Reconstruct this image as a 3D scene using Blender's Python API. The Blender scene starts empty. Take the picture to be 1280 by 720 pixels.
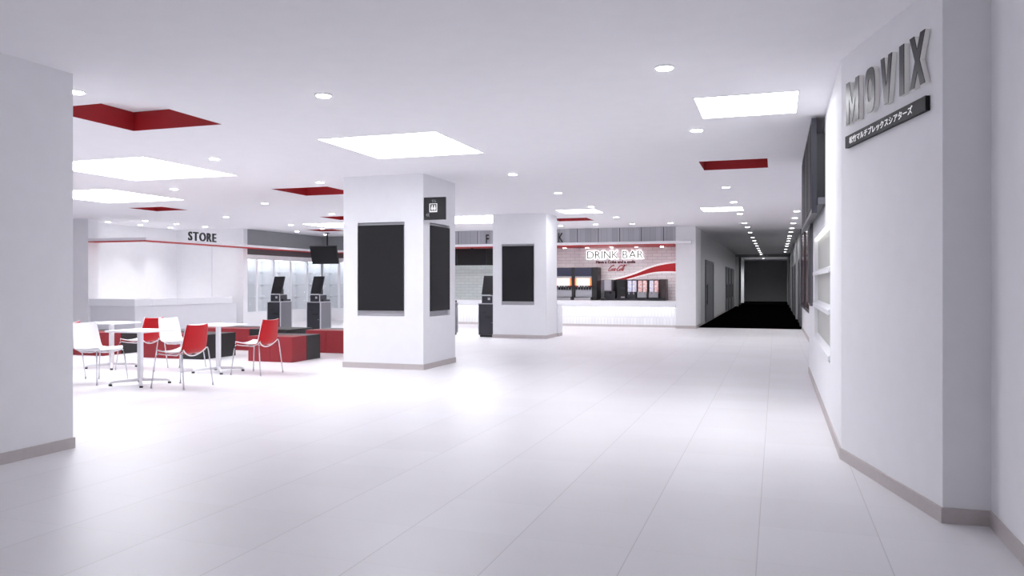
import bpy, bmesh, math, random
from mathutils import Matrix, Vector
random.seed(4)
scn = bpy.context.scene
COL = scn.collection
H = 3.026          # ceiling height

# ------------------------------------------------------------------ materials
def lin(c):
    return tuple((v/12.92 if v <= .04045 else ((v+.055)/1.055)**2.4) for v in c)

def mat(name, rgb, rough=.5, metal=0.0, noise=0.0, scale=40.0, emit=0.0, ecol=None, bump=0.0,
        trans=0.0, alpha=1.0, spec=.5, sample=True):
    m = bpy.data.materials.new(name); m.use_nodes = True
    nt = m.node_tree; b = nt.nodes['Principled BSDF']
    c = lin(rgb)
    b.inputs['Base Color'].default_value = (*c, 1)
    b.inputs['Roughness'].default_value = rough
    b.inputs['Metallic'].default_value = metal
    b.inputs['Specular IOR Level'].default_value = spec
    b.inputs['Transmission Weight'].default_value = trans
    b.inputs['Alpha'].default_value = alpha
    if noise > 0 or bump > 0:
        tc = nt.nodes.new('ShaderNodeTexCoord')
        n = nt.nodes.new('ShaderNodeTexNoise'); n.inputs['Scale'].default_value = scale
        n.inputs['Detail'].default_value = 4
        nt.links.new(tc.outputs['Object'], n.inputs['Vector'])
        if noise > 0:
            r = nt.nodes.new('ShaderNodeValToRGB')
            r.color_ramp.elements[0].position = .3; r.color_ramp.elements[1].position = .7
            r.color_ramp.elements[0].color = (*[v*(1-noise) for v in c], 1)
            r.color_ramp.elements[1].color = (*[min(1, v*(1+noise)) for v in c], 1)
            nt.links.new(n.outputs['Fac'], r.inputs['Fac'])
            nt.links.new(r.outputs['Color'], b.inputs['Base Color'])
        if bump > 0:
            bp = nt.nodes.new('ShaderNodeBump'); bp.inputs['Strength'].default_value = bump
            bp.inputs['Distance'].default_value = .002
            nt.links.new(n.outputs['Fac'], bp.inputs['Height'])
            nt.links.new(bp.outputs['Normal'], b.inputs['Normal'])
    if emit:
        b.inputs['Emission Color'].default_value = (*lin(ecol or rgb), 1)
        b.inputs['Emission Strength'].default_value = emit
        if not sample:
            m.cycles.emission_sampling = 'NONE'
    return m

def grid_factor(nt, vec, axis, period, offset, width):
    """1 on thin lines spaced `period` apart along an axis"""
    s = nt.nodes.new('ShaderNodeSeparateXYZ'); nt.links.new(vec, s.inputs[0])
    def mth(op, a, b=None):
        n = nt.nodes.new('ShaderNodeMath'); n.operation = op
        for i, v in enumerate((a, b)):
            if v is None: continue
            if isinstance(v, (int, float)): n.inputs[i].default_value = v
            else: nt.links.new(v, n.inputs[i])
        return n.outputs[0]
    v = mth('SUBTRACT', s.outputs[axis], offset)
    v = mth('DIVIDE', v, period)
    f = mth('FLOORED_MODULO', v, 1.0)
    return mth('LESS_THAN', f, width/period), mth('FLOOR', v), mth

def floor_mat():
    m = mat('floor_tile', (.90, .885, .892), rough=.3, spec=.42)
    nt = m.node_tree; b = nt.nodes['Principled BSDF']
    tc = nt.nodes.new('ShaderNodeTexCoord'); v = tc.outputs['Object']
    gx, ix, mth = grid_factor(nt, v, 0, .6, -.09, .0055)
    gy, iy, _ = grid_factor(nt, v, 1, .6, 3.98, .0035)
    gy = mth('MULTIPLY', gy, .45)
    g = mth('MAXIMUM', gx, gy)
    # faint change of tone from tile to tile and within each tile
    wn = nt.nodes.new('ShaderNodeTexWhiteNoise'); wn.noise_dimensions = '2D'
    cb = nt.nodes.new('ShaderNodeCombineXYZ'); nt.links.new(ix, cb.inputs[0]); nt.links.new(iy, cb.inputs[1])
    nt.links.new(cb.outputs[0], wn.inputs['Vector'])
    n1 = nt.nodes.new('ShaderNodeTexNoise'); n1.inputs['Scale'].default_value = 2.2; n1.inputs['Detail'].default_value = 3
    n2 = nt.nodes.new('ShaderNodeTexNoise'); n2.inputs['Scale'].default_value = 160; n2.inputs['Detail'].default_value = 2
    nt.links.new(v, n1.inputs['Vector']); nt.links.new(v, n2.inputs['Vector'])
    t = mth('ADD', mth('MULTIPLY', wn.outputs['Value'], .25), mth('MULTIPLY', n1.outputs['Fac'], .45))
    t = mth('ADD', t, mth('MULTIPLY', n2.outputs['Fac'], .3))
    r = nt.nodes.new('ShaderNodeValToRGB')
    r.color_ramp.elements[0].position = .2; r.color_ramp.elements[1].position = .8
    r.color_ramp.elements[0].color = (*lin((.875, .866, .876)), 1)
    r.color_ramp.elements[1].color = (*lin((.912, .907, .92)), 1)
    nt.links.new(t, r.inputs['Fac'])
    mx = nt.nodes.new('ShaderNodeMix'); mx.data_type = 'RGBA'
    nt.links.new(mth('MULTIPLY', g, .55), mx.inputs[0]); nt.links.new(r.outputs['Color'], mx.inputs[6])
    mx.inputs[7].default_value = (*lin((.72, .705, .71)), 1)
    nt.links.new(mx.outputs[2], b.inputs['Base Color'])
    ro = mth('ADD', mth('MULTIPLY', n1.outputs['Fac'], .10), .33)
    nt.links.new(ro, b.inputs['Roughness'])
    return m

def brick_mat(name, rgb, grout, bw, bh, rough=.25, axis=0):
    m = mat(name, rgb, rough=rough)
    nt = m.node_tree; b = nt.nodes['Principled BSDF']
    tc = nt.nodes.new('ShaderNodeTexCoord')
    mp = nt.nodes.new('ShaderNodeMapping')
    if axis == 0: mp.inputs['Rotation'].default_value = (-math.pi/2, 0, 0)
    br = nt.nodes.new('ShaderNodeTexBrick')
    nt.links.new(tc.outputs['Object'], mp.inputs['Vector']); nt.links.new(mp.outputs[0], br.inputs['Vector'])
    c = lin(rgb)
    br.inputs['Color1'].default_value = (*c, 1)
    br.inputs['Color2'].default_value = (*[x*.93 for x in c], 1)
    br.inputs['Mortar'].default_value = (*lin(grout), 1)
    br.inputs['Scale'].default_value = 1
    br.inputs['Mortar Size'].default_value = .006
    br.inputs['Brick Width'].default_value = bw; br.inputs['Row Height'].default_value = bh
    nt.links.new(br.outputs['Color'], b.inputs['Base Color'])
    bp = nt.nodes.new('ShaderNodeBump'); bp.inputs['Strength'].default_value = .3; bp.invert = True
    nt.links.new(br.outputs['Fac'], bp.inputs['Height']); nt.links.new(bp.outputs[0], b.inputs['Normal'])
    return m

def plank_mat(name):
    """grey upright boards of uneven width"""
    m = mat(name, (.6, .6, .62), rough=.6)
    nt = m.node_tree; b = nt.nodes['Principled BSDF']
    tc = nt.nodes.new('ShaderNodeTexCoord'); v = tc.outputs['Object']
    g1, i1, mth = grid_factor(nt, v, 0, .66, .1, .022)
    g2, i2, _ = grid_factor(nt, v, 0, .165, .04, .006)
    g3, i3, _ = grid_factor(nt, v, 0, .1, .013, .004)
    g = mth('MAXIMUM', g1, mth('MAXIMUM', mth('MULTIPLY', g2, .55), mth('MULTIPLY', g3, .3)))
    wn = nt.nodes.new('ShaderNodeTexWhiteNoise'); wn.noise_dimensions = '1D'; nt.links.new(i2, wn.inputs['W'])
    r = nt.nodes.new('ShaderNodeValToRGB')
    r.color_ramp.elements[0].color = (*lin((.67, .67, .695)), 1)
    r.color_ramp.elements[1].color = (*lin((.76, .76, .78)), 1)
    nt.links.new(wn.outputs['Value'], r.inputs['Fac'])
    mx = nt.nodes.new('ShaderNodeMix'); mx.data_type = 'RGBA'
    nt.links.new(g, mx.inputs[0]); nt.links.new(r.outputs['Color'], mx.inputs[6])
    mx.inputs[7].default_value = (*lin((.30, .30, .32)), 1)
    nt.links.new(mx.outputs[2], b.inputs['Base Color'])
    return m

def poster_mat(name, seed):
    m = mat(name, (.1, .08, .09), rough=.12)
    nt = m.node_tree; b = nt.nodes['Principled BSDF']
    tc = nt.nodes.new('ShaderNodeTexCoord')
    mp = nt.nodes.new('ShaderNodeMapping'); mp.inputs['Location'].default_value = (seed*3.1, seed*1.7, seed)
    nt.links.new(tc.outputs['Object'], mp.inputs['Vector'])
    n = nt.nodes.new('ShaderNodeTexNoise'); n.inputs['Scale'].default_value = 1.6; n.inputs['Detail'].default_value = 6
    n.inputs['Distortion'].default_value = .8
    nt.links.new(mp.outputs[0], n.inputs['Vector'])
    r = nt.nodes.new('ShaderNodeValToRGB'); cr = r.color_ramp
    cr.elements[0].position = .35; cr.elements[0].color = (.012, .012, .016, 1)
    cr.elements[1].position = .75; cr.elements[1].color = (.55, .22, .12, 1)
    for p, c in ((.48, (.05, .035, .04, 1)), (.56, (.16, .07, .05, 1)), (.63, (.10, .13, .20, 1))):
        e = cr.elements.new(p); e.color = c
    nt.links.new(n.outputs['Fac'], r.inputs['Fac'])
    nt.links.new(r.outputs['Color'], b.inputs['Base Color'])
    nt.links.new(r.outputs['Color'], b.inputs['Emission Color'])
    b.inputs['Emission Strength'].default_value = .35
    return m

PANEL_E = 9.0
M = dict(
    wall=mat('white_wall', (.94, .941, .95), rough=.75, noise=.012, scale=6, bump=.15),
    ceiling=mat('white_ceiling', (.965, .962, .972), rough=.85, noise=.01, scale=5),
    pillar=mat('white_pillar_paint', (.935, .938, .95), rough=.7, noise=.01, scale=6, bump=.15),
    floor=floor_mat(),
    carpet=mat('black_carpet', (.016, .016, .018), rough=.95, noise=.4, scale=180, bump=.6, spec=0),
    base=mat('taupe_baseboard', (.745, .715, .71), rough=.5, noise=.03, scale=30),
    corr=mat('corridor_wall', (.80, .80, .81), rough=.7, noise=.02, scale=5),
    corr_dark=mat('corridor_end_wall', (.62, .62, .63), rough=.8, noise=.03, scale=5),
    door=mat('grey_door_paint', (.50, .50, .52), rough=.5, noise=.02, scale=8),
    doorframe=mat('grey_door_frame', (.42, .42, .44), rough=.45, noise=.02, scale=8),
    slate=mat('grey_upper_wall', (.60, .605, .62), rough=.7, noise=.02, scale=8),
    umber=mat('dark_fascia', (.34, .325, .33), rough=.6, noise=.03, scale=8),
    red=mat('red_recess_paint', (.60, .045, .08), rough=.55, noise=.03, scale=10),
    red_soffit=mat('red_soffit_paint', (.70, .10, .12), rough=.5, noise=.03, scale=10),
    ledge=mat('white_ledge', (.93, .93, .94), rough=.35, noise=.008, scale=10),
    lacquer=mat('white_lacquer', (.93, .935, .95), rough=.3, noise=.006, scale=10),
    greyfront=mat('pale_grey_front', (.88, .88, .90), rough=.45, noise=.01, scale=8),
    tilefront=brick_mat('white_counter_tile', (.93, .93, .94), (.84, .84, .85), .1, .3, rough=.25),
    subway=brick_mat('white_subway_tile', (.94, .92, .935), (.80, .78, .79), .30, .10),
    subway_green=brick_mat('pale_green_subway_tile', (.88, .92, .91), (.76, .80, .79), .30, .10),
    planks=plank_mat('grey_board_fascia'),
    black=mat('black_screen', (.13, .13, .138), rough=.55, spec=.2, noise=.02, scale=20),
    black_matte=mat('black_plastic', (.09, .09, .10), rough=.45, noise=.05, scale=20),
    navy=mat('navy_hood', (.17, .19, .30), rough=.35, noise=.05, scale=10),
    charcoal=mat('charcoal_panel', (.15, .15, .185), rough=.4, noise=.04, scale=15),
    kiosk_side=mat('grey_kiosk_side', (.40, .40, .425), rough=.45, noise=.03, scale=15),
    silver=mat('brushed_silver', (.66, .66, .68), rough=.35, metal=.85, noise=.04, scale=30),
    trimgrey=mat('pale_metal_trim', (.72, .72, .74), rough=.35, metal=.3, noise=.03, scale=30),
    chrome=mat('chrome_tube', (.80, .80, .82), rough=.16, metal=1.0, noise=.01, scale=30),
    whitewire=mat('white_coated_steel', (.93, .93, .94), rough=.3, noise=.01, scale=30),
    redshell=mat('red_chair_shell', (.70, .02, .07), spec=.3, rough=.45, noise=.02, scale=12),
    whiteshell=mat('white_chair_shell', (.95, .95, .96), rough=.35, noise=.01, scale=12),
    redvinyl=mat('red_vinyl', (.53, .16, .185), spec=.3, rough=.5, noise=.05, scale=60, bump=.2),
    blackvinyl=mat('black_vinyl', (.13, .13, .135), rough=.45, noise=.06, scale=60, bump=.2),
    letter_black=mat('black_letter', (.10, .10, .105), rough=.4, noise=.02, scale=20),
    letter_grey=mat('dark_grey_letter', (.24, .24, .26), rough=.4, noise=.02, scale=20),
    white_print=mat('white_print', (.95, .95, .95), rough=.5, noise=.005, scale=20, emit=.25, sample=False),
    grey_print=mat('grey_print', (.55, .55, .56), rough=.5, noise=.005, scale=20),
    maroon=mat('maroon_lettering', (.36, .09, .12), rough=.5, noise=.02, scale=20),
    cokered=mat('red_lettering', (.70, .045, .085), rough=.4, noise=.02, scale=20),
    chrome_dark=mat('dark_chrome', (.14, .14, .152), rough=.34, metal=.1, spec=.3, noise=.04, scale=6),
    letterside=mat('pale_letter_side', (.97, .97, .95), rough=.5, noise=.005, scale=10),
    halo=mat('halo_light', (1, 1, 1), emit=1.15, noise=.001, sample=False),
    brown=mat('dark_brown_box', (.26, .22, .225), rough=.5, noise=.08, scale=15),
    nicheback=mat('warm_grey_panel', (.74, .74, .72), rough=.6, noise=.01, scale=8),
    panel=mat('luminous_panel', (1, 1, 1), emit=PANEL_E, ecol=(.975, .98, 1), noise=.001),
    lamp=mat('lamp_lens', (1, 1, 1), emit=30.0, ecol=(1, 1, 1), noise=.001, sample=False),
    lamp_dim=mat('corridor_lamp_lens', (1, 1, 1), emit=12.0, ecol=(1, 1, 1), noise=.001, sample=False),
    strip=mat('light_strip', (1, 1, 1), emit=4.6, ecol=(.97, .98, 1), noise=.001),
    strip_niche=mat('niche_light_strip', (1, 1, 1), emit=1.6, ecol=(1, 1, .98), noise=.001),
    strip_soft=mat('soft_light_strip', (1, 1, 1), emit=4.0, ecol=(.96, .98, 1), noise=.001),
    glass=mat('clear_glass', (.93, .96, .97), rough=.03, alpha=.16, noise=.004, scale=4),
    orange_lit=None, canister=None,
)

def sign_panel_mat():
    """lit menu panel of a dispenser: white-yellow middle, orange-red sides"""
    m = mat('lit_dispenser_panel', (1, 1, 1), rough=.3)
    nt = m.node_tree; b = nt.nodes['Principled BSDF']
    tc = nt.nodes.new('ShaderNodeTexCoord'); s = nt.nodes.new('ShaderNodeSeparateXYZ')
    nt.links.new(tc.outputs['Object'], s.inputs[0])
    mp = nt.nodes.new('ShaderNodeMapRange'); mp.inputs[1].default_value = -.30; mp.inputs[2].default_value = .30
    nt.links.new(s.outputs[0], mp.inputs[0])
    r = nt.nodes.new('ShaderNodeValToRGB'); cr = r.color_ramp
    cr.elements[0].position = 0; cr.elements[0].color = (.80, .10, .03, 1)
    cr.elements[1].position = 1; cr.elements[1].color = (.80, .08, .03, 1)
    for p, c in ((.12, (.85, .22, .05, 1)), (.22, (1, .8, .6, 1)), (.5, (1, .95, .70, 1)), (.82, (1, .78, .55, 1)), (.9, (.85, .2, .06, 1))):
        e = cr.elements.new(p); e.color = c
    nt.links.new(mp.outputs[0], r.inputs['Fac'])
    nt.links.new(r.outputs['Color'], b.inputs['Base Color']); nt.links.new(r.outputs['Color'], b.inputs['Emission Color'])
    b.inputs['Emission Strength'].default_value = 1.1
    m.cycles.emission_sampling = 'NONE'
    return m
M['orange_lit'] = sign_panel_mat()

def canister_mat(name, a, b_):
    m = mat(name, a, rough=.2)
    nt = m.node_tree; b = nt.nodes['Principled BSDF']
    tc = nt.nodes.new('ShaderNodeTexCoord')
    n = nt.nodes.new('ShaderNodeTexNoise'); n.inputs['Scale'].default_value = 14
    nt.links.new(tc.outputs['Object'], n.inputs['Vector'])
    r = nt.nodes.new('ShaderNodeValToRGB')
    r.color_ramp.elements[0].position = .4; r.color_ramp.elements[1].position = .62
    r.color_ramp.elements[0].color = (*lin(a), 1); r.color_ramp.elements[1].color = (*lin(b_), 1)
    nt.links.new(n.outputs['Fac'], r.inputs['Fac']); nt.links.new(r.outputs['Color'], b.inputs['Base Color'])
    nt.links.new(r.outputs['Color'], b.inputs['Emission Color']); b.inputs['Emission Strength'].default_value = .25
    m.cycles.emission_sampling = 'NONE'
    return m
M['can_pink'] = canister_mat('pink_canister', (.86, .66, .64), (.95, .86, .86))
M['can_blue'] = canister_mat('pale_blue_canister', (.80, .82, .93), (.95, .95, .98))

# ------------------------------------------------------------------ mesh helpers
def NB(): return bmesh.new()

def box(bm, x0, x1, y0, y1, z0, z1):
    v = [bm.verts.new(p) for p in ((x0,y0,z0),(x1,y0,z0),(x1,y1,z0),(x0,y1,z0),(x0,y0,z1),(x1,y0,z1),(x1,y1,z1),(x0,y1,z1))]
    for f in ((0,3,2,1),(4,5,6,7),(0,1,5,4),(1,2,6,5),(2,3,7,6),(3,0,4,7)):
        bm.faces.new([v[i] for i in f])

def quad(bm, *pts):
    bm.faces.new([bm.verts.new(p) for p in pts])

def cyl(bm, x, y, z0, z1, r, n=20, r2=None):
    r2 = r if r2 is None else r2
    a = [bm.verts.new((x+r*math.cos(2*math.pi*i/n), y+r*math.sin(2*math.pi*i/n), z0)) for i in range(n)]
    b = [bm.verts.new((x+r2*math.cos(2*math.pi*i/n), y+r2*math.sin(2*math.pi*i/n), z1)) for i in range(n)]
    for i in range(n):
        j = (i+1) % n; bm.faces.new((a[i], a[j], b[j], b[i]))
    bm.faces.new(a[::-1]); bm.faces.new(b)

def tube(bm, pts, r, n=8):
    pts = [Vector(p) for p in pts]; rings = []
    for i, p in enumerate(pts):
        d = (pts[min(i+1, len(pts)-1)] - pts[max(i-1, 0)]).normalized()
        up = Vector((0, 0, 1)) if abs(d.z) < .95 else Vector((1, 0, 0))
        s = d.cross(up).normalized(); t = s.cross(d)
        rr = r[i] if isinstance(r, (list, tuple)) else r
        rings.append([bm.verts.new(p + s*rr*math.cos(2*math.pi*k/n) + t*rr*math.sin(2*math.pi*k/n)) for k in range(n)])
    for a, b in zip(rings, rings[1:]):
        for k in range(n):
            j = (k+1) % n; bm.faces.new((a[k], a[j], b[j], b[k]))
    bm.faces.new(rings[0][::-1]); bm.faces.new(rings[-1])

def prism(bm, poly, d0, d1, plane='xz', flip=False):
    """extrude a 2D outline; plane 'xz' -> y is depth, 'xy' -> z is depth"""
    P = (lambda p, d: (p[0], d, p[1])) if plane == 'xz' else (lambda p, d: (p[0], p[1], d))
    a = [bm.verts.new(P(p, d0)) for p in poly]; b = [bm.verts.new(P(p, d1)) for p in poly]
    n = len(poly)
    for i in range(n):
        j = (i+1) % n; bm.faces.new((a[i], a[j], b[j], b[i]))
    bm.faces.new(a[::-1]); bm.faces.new(b)

def finish(bm):
    bmesh.ops.recalc_face_normals(bm, faces=bm.faces[:])

def obj(name, bm, m, parent=None, loc=None, smooth=False, bevel=0.0, fix=True):
    if fix: finish(bm)
    me = bpy.data.meshes.new(name); bm.to_mesh(me); bm.free()
    me.materials.append(m)
    if smooth:
        for p in me.polygons: p.use_smooth = True
    o = bpy.data.objects.new(name, me); COL.objects.link(o)
    if parent is not None: o.parent = parent
    if loc is not None: o.location = loc
    if bevel:
        b = o.modifiers.new('bevel', 'BEVEL'); b.width = bevel; b.segments = 2; b.limit_method = 'ANGLE'
    return o

def tag(o, label=None, cat=None, group=None, kind=None):
    if label: o['label'] = label
    if cat: o['category'] = cat
    if group: o['group'] = group
    if kind: o['kind'] = kind
    return o

def thing(name, label, cat, loc=(0,0,0), rotz=0, group=None):
    o = bpy.data.objects.new(name, None); COL.objects.link(o)
    o.empty_display_size = .1
    o.location = loc; o.rotation_euler = (0, 0, rotz)
    return tag(o, label, cat, group)

def struct(name, bm, m, bevel=0.0, fix=True):
    return tag(obj(name, bm, m, bevel=bevel, fix=fix), kind='structure')

def sbox(name, m, *a):
    bm = NB(); box(bm, *a); return struct(name, bm, m)

def pbox(name, m, parent, *a, bevel=0.0):
    bm = NB(); box(bm, *a); return obj(name, bm, m, parent, bevel=bevel)

def dup(root, loc, rotz, label, group=None):
    r = root.copy(); COL.objects.link(r); r.location = loc; r.rotation_euler = (0, 0, rotz)
    tag(r, label, None, group)
    for ch in root.children:
        c = ch.copy(); COL.objects.link(c); c.parent = r
        for g in ch.children:
            d = g.copy(); COL.objects.link(d); d.parent = c
    return r

def cells(lo, hi, holes, axis):
    s = {lo, hi}
    for h in holes: s.add(h[axis]); s.add(h[axis+1])
    return sorted(v for v in s if lo - 1e-9 <= v <= hi + 1e-9)

def holed(bm, u0, u1, v0, v1, holes, place):
    """flat rectangle with rectangular holes (u0,u1,v0,v1)"""
    us = cells(u0, u1, holes, 0); vs = cells(v0, v1, [h for h in holes], 2)
    for a, b in zip(us, us[1:]):
        for c, d in zip(vs, vs[1:]):
            mu, mv = (a+b)/2, (c+d)/2
            if any(h[0] < mu < h[1] and h[2] < mv < h[3] for h in holes): continue
            quad(bm, place(a, c), place(b, c), place(b, d), place(a, d))

# ------------------------------------------------------------------ lettering
def glyphs(s, offset=0.0, shear=0.0, spacing=1.0, res=5):
    cu = bpy.data.curves.new('lettering', 'FONT')
    cu.body = s; cu.size = 1; cu.offset = offset; cu.shear = shear; cu.space_character = spacing
    cu.resolution_u = res; cu.extrude = .5; cu.dimensions = '2D'
    o = bpy.data.objects.new('lettering', cu); COL.objects.link(o)
    dg = bpy.context.evaluated_depsgraph_get()
    me = bpy.data.meshes.new_from_object(o.evaluated_get(dg))
    bpy.data.objects.remove(o); bpy.data.curves.remove(cu)
    return me

def fit(me, u0, u1, v0, v1, d0, d1):
    xs = [v.co.x for v in me.vertices]; ys = [v.co.y for v in me.vertices]
    ax, bx, ay, by = min(xs), max(xs), min(ys), max(ys)
    for v in me.vertices:
        v.co = (u0 + (v.co.x-ax)/(bx-ax)*(u1-u0), v0 + (v.co.y-ay)/(by-ay)*(v1-v0), d0 + (v.co.z+.5)*(d1-d0))
    return me

def frame(origin, right, normal):
    r = Vector(right).normalized(); n = Vector(normal).normalized(); u = Vector((0, 0, 1))
    return Matrix(((r.x, u.x, n.x, origin[0]), (r.y, u.y, n.y, origin[1]), (r.z, u.z, n.z, origin[2]), (0, 0, 0, 1)))

def put(name, me, m, parent=None, mw=None):
    me.materials.clear(); me.materials.append(m); me.name = name
    for p in me.polygons: p.use_smooth = False
    o = bpy.data.objects.new(name, me); COL.objects.link(o)
    if parent is not None: o.parent = parent
    if mw is not None: o.matrix_world = mw
    return o

def lettered(word, width, height, depth, m, parent, d0=0.0, gap=.16, offset=0.0, space=.35, xscale=1.0, name='letter'):
    """one mesh per letter, laid out left to right to the given width"""
    gl = []; x = 0
    for ch in word:
        if ch == ' ': x += space; continue
        me = glyphs(ch, offset=offset)
        xs = [v.co.x for v in me.vertices]; w = max(xs)-min(xs)
        gl.append((me, x, w, ch)); x += w + gap
    tot = gl[-1][1] + gl[-1][2]; k = width/tot
    out = []
    for me, x0, w, ch in gl:
        fit(me, x0*k, (x0+w)*k, 0, height, d0, d0+depth)
        out.append(put(name, me, m, parent))
    return out

# ================================================================== THE SETTING
# floor, carpet, ceiling
bm = NB(); quad(bm, (-20,-5.5,0), (1.6,-5.5,0), (1.6,26.2,0), (-20,26.2,0))
struct('floor', bm, M['floor'], fix=False)
bm = NB(); box(bm, -2.25, .76, 24.62, 62, 0, .006)
struct('floor_carpet', bm, M['carpet'])

RED = [(-6.78,-5.6,5.9,7.08), (-1.02,-.11,11.33,12.23), (-8.6,-7.45,12.2,13.34), (-13.78,-12.87,14.25,15.08),
       (-11.02,-10.0,17.67,18.7), (-14.05,-13.1,21.75,22.6), (-5.6,-4.63,20.05,21.0)]
RD = .21
bm = NB()
holed(bm, -20, 1.6, -5.5, 62.2, RED, lambda a, b: (a, b, H))
bmesh.ops.reverse_faces(bm, faces=bm.faces[:])
for x0, x1, y0, y1 in RED:
    quad(bm, (x0,y0,H+RD), (x0,y1,H+RD), (x1,y1,H+RD), (x1,y0,H+RD))
struct('ceiling', bm, M['ceiling'], fix=False)
RL = ['big red-sided square ceiling recess beside the left wall, nearest the camera',
      'red-sided ceiling recess in front of the dark corridor, right of the pillars',
      'red-sided ceiling recess just left of the front screen pillar',
      'small red-sided ceiling recess over the store side, farthest left',
      'red-sided ceiling recess behind the front pillar, above the hanging screen',
      'farthest red-sided ceiling recess, right over the hanging black screen',
      'red-sided ceiling recess just right of the rear screen pillar']
for (x0, x1, y0, y1), lb in zip(RED, RL):
    cx, cy = (x0+x1)/2, (y0+y1)/2; t = .012; a, b = (x1-x0)/2+t, (y1-y0)/2+t
    bm = NB()
    box(bm, -a, a, b-t, b, .001, RD-.002); box(bm, -a, a, -b, -b+t, .001, RD-.002)
    box(bm, -a, -a+t, -b+t, b-t, .001, RD-.002); box(bm, a-t, a, -b+t, b-t, .001, RD-.002)
    tag(obj('ceiling_recess', bm, M['red'], loc=(cx, cy, H)), lb, 'ceiling recess', 'red ceiling recesses')

# outer walls
def wallbox(name, m, x0, x1, y0, y1, z0=0, z1=H): return sbox(name, m, x0, x1, y0, y1, z0, z1)
wallbox('wall_left', M['wall'], -20, -5.4, -5.5, 5.0)
wallbox('wall_back', M['wall'], -5.4, 1.12, -5.7, -5.5)
wallbox('wall_far_left', M['wall'], -20.2, -20, 5.0, 26)
# right side: stepped wall with the angled sign wall
bm = NB()
P = [(1.12,-5.5), (1.12,4.97), (.88,4.96), (.47,6.52), (.47,7.84), (.47,11.03), (.47,12.7), (.72,12.7), (.72,24.62), (1.6,24.62), (1.6,-5.5)]
NZ0, NZ1, ND = .60, 1.90, .06
for i in range(8):
    a, b = P[i], P[i+1]
    if i == 4:
        quad(bm, (*a,0), (*b,0), (*b,NZ0), (*a,NZ0)); quad(bm, (*a,NZ1), (*b,NZ1), (*b,H), (*a,H))
        x, y0, y1 = .47, a[1], b[1]
        quad(bm, (x,y0,NZ0), (x,y1,NZ0), (x+ND,y1,NZ0), (x+ND,y0,NZ0))
        quad(bm, (x,y0,NZ1), (x,y1,NZ1), (x+ND,y1,NZ1), (x+ND,y0,NZ1))
        quad(bm, (x,y0,NZ0), (x,y0,NZ1), (x+ND,y0,NZ1), (x+ND,y0,NZ0))
        quad(bm, (x,y1,NZ0), (x,y1,NZ1), (x+ND,y1,NZ1), (x+ND,y1,NZ0))
        quad(bm, (x+ND,y0,NZ0), (x+ND,y1,NZ0), (x+ND,y1,NZ1), (x+ND,y0,NZ1))
    else:
        quad(bm, (*a,0), (*b,0), (*b,H), (*a,H))
bmesh.ops.remove_doubles(bm, verts=bm.verts[:], dist=1e-4)
struct('wall_right', bm, M['wall'], fix=False)

def skirting(name, pts, side, h=.085, t=.012, m=None):
    """baseboard following a floor line; side = +1 / -1 picks which side it stands on"""
    n = len(pts); V = [Vector((p[0], p[1])) for p in pts]; off = []
    for i in range(n):
        ds = []
        if i > 0: ds.append((V[i]-V[i-1]).normalized())
        if i < n-1: ds.append((V[i+1]-V[i]).normalized())
        ns = [Vector((-d.y, d.x))*side for d in ds]
        b = sum(ns, Vector((0, 0)))
        b = b/ b.length; k = t/max(.3, b.dot(ns[0])); off.append(V[i]+b*k)
    bm = NB()
    for i in range(n-1):
        a, b, c, d = V[i], V[i+1], off[i+1], off[i]
        vs = [bm.verts.new((p.x, p.y, z)) for z in (0, h) for p in (a, b, c, d)]
        for f in ((0,1,2,3),(4,5,6,7),(0,1,5,4),(1,2,6,5),(2,3,7,6),(3,0,4,7)): bm.faces.new([vs[k] for k in f])
    return struct(name, bm, m or M['base'])
skirting('baseboard_right', P[:9], 1)
skirting('baseboard_left', [(-5.4,-5.5), (-5.4,5.0), (-20,5.0)], -1)

# corridor
wallbox('wall_food_pier', M['wall'], -2.83, -2.25, 24.0, 25.7)
wallbox('wall_corridor_left', M['corr'], -2.83, -2.25, 25.7, 62)
wallbox('wall_corridor_right', M['corr'], .76, 1.6, 24.62, 62)
wallbox('wall_corridor_end', M['corr_dark'], -2.83, 1.6, 62, 62.2)
skirting('baseboard_corridor_left', [(-2.83,24.0), (-2.25,24.0), (-2.25,27.2)], -1)
skirting('baseboard_corridor_side', [(-2.25,30.8), (-2.25,38.5)], -1, m=M['base'])
wallbox('trim_1', M['corr_dark'], -2.25, .76, 48.2, 48.6, 2.88, H)
wallbox('trim_2', M['corr'], -2.25, -2.08, 48.2, 48.6, 0.006, 2.88)
wallbox('trim_3', M['corr_dark'], -2.25, -2.1, 52, 52.5, 0.006, H)
wallbox('trim_4', M['corr'], -2.25, -2.1, 57, 57.4, 0.006, H)
for i, (y, w) in enumerate(((26.2,.12),(31.5,.14),(36.0,.14),(41,.14),(46.5,.2),(53,.25))):
    wallbox('trim_%d' % (5+i), M['corr'] if i % 2 else M['door'], .70, .76, y, y+w, .006, H)

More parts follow.
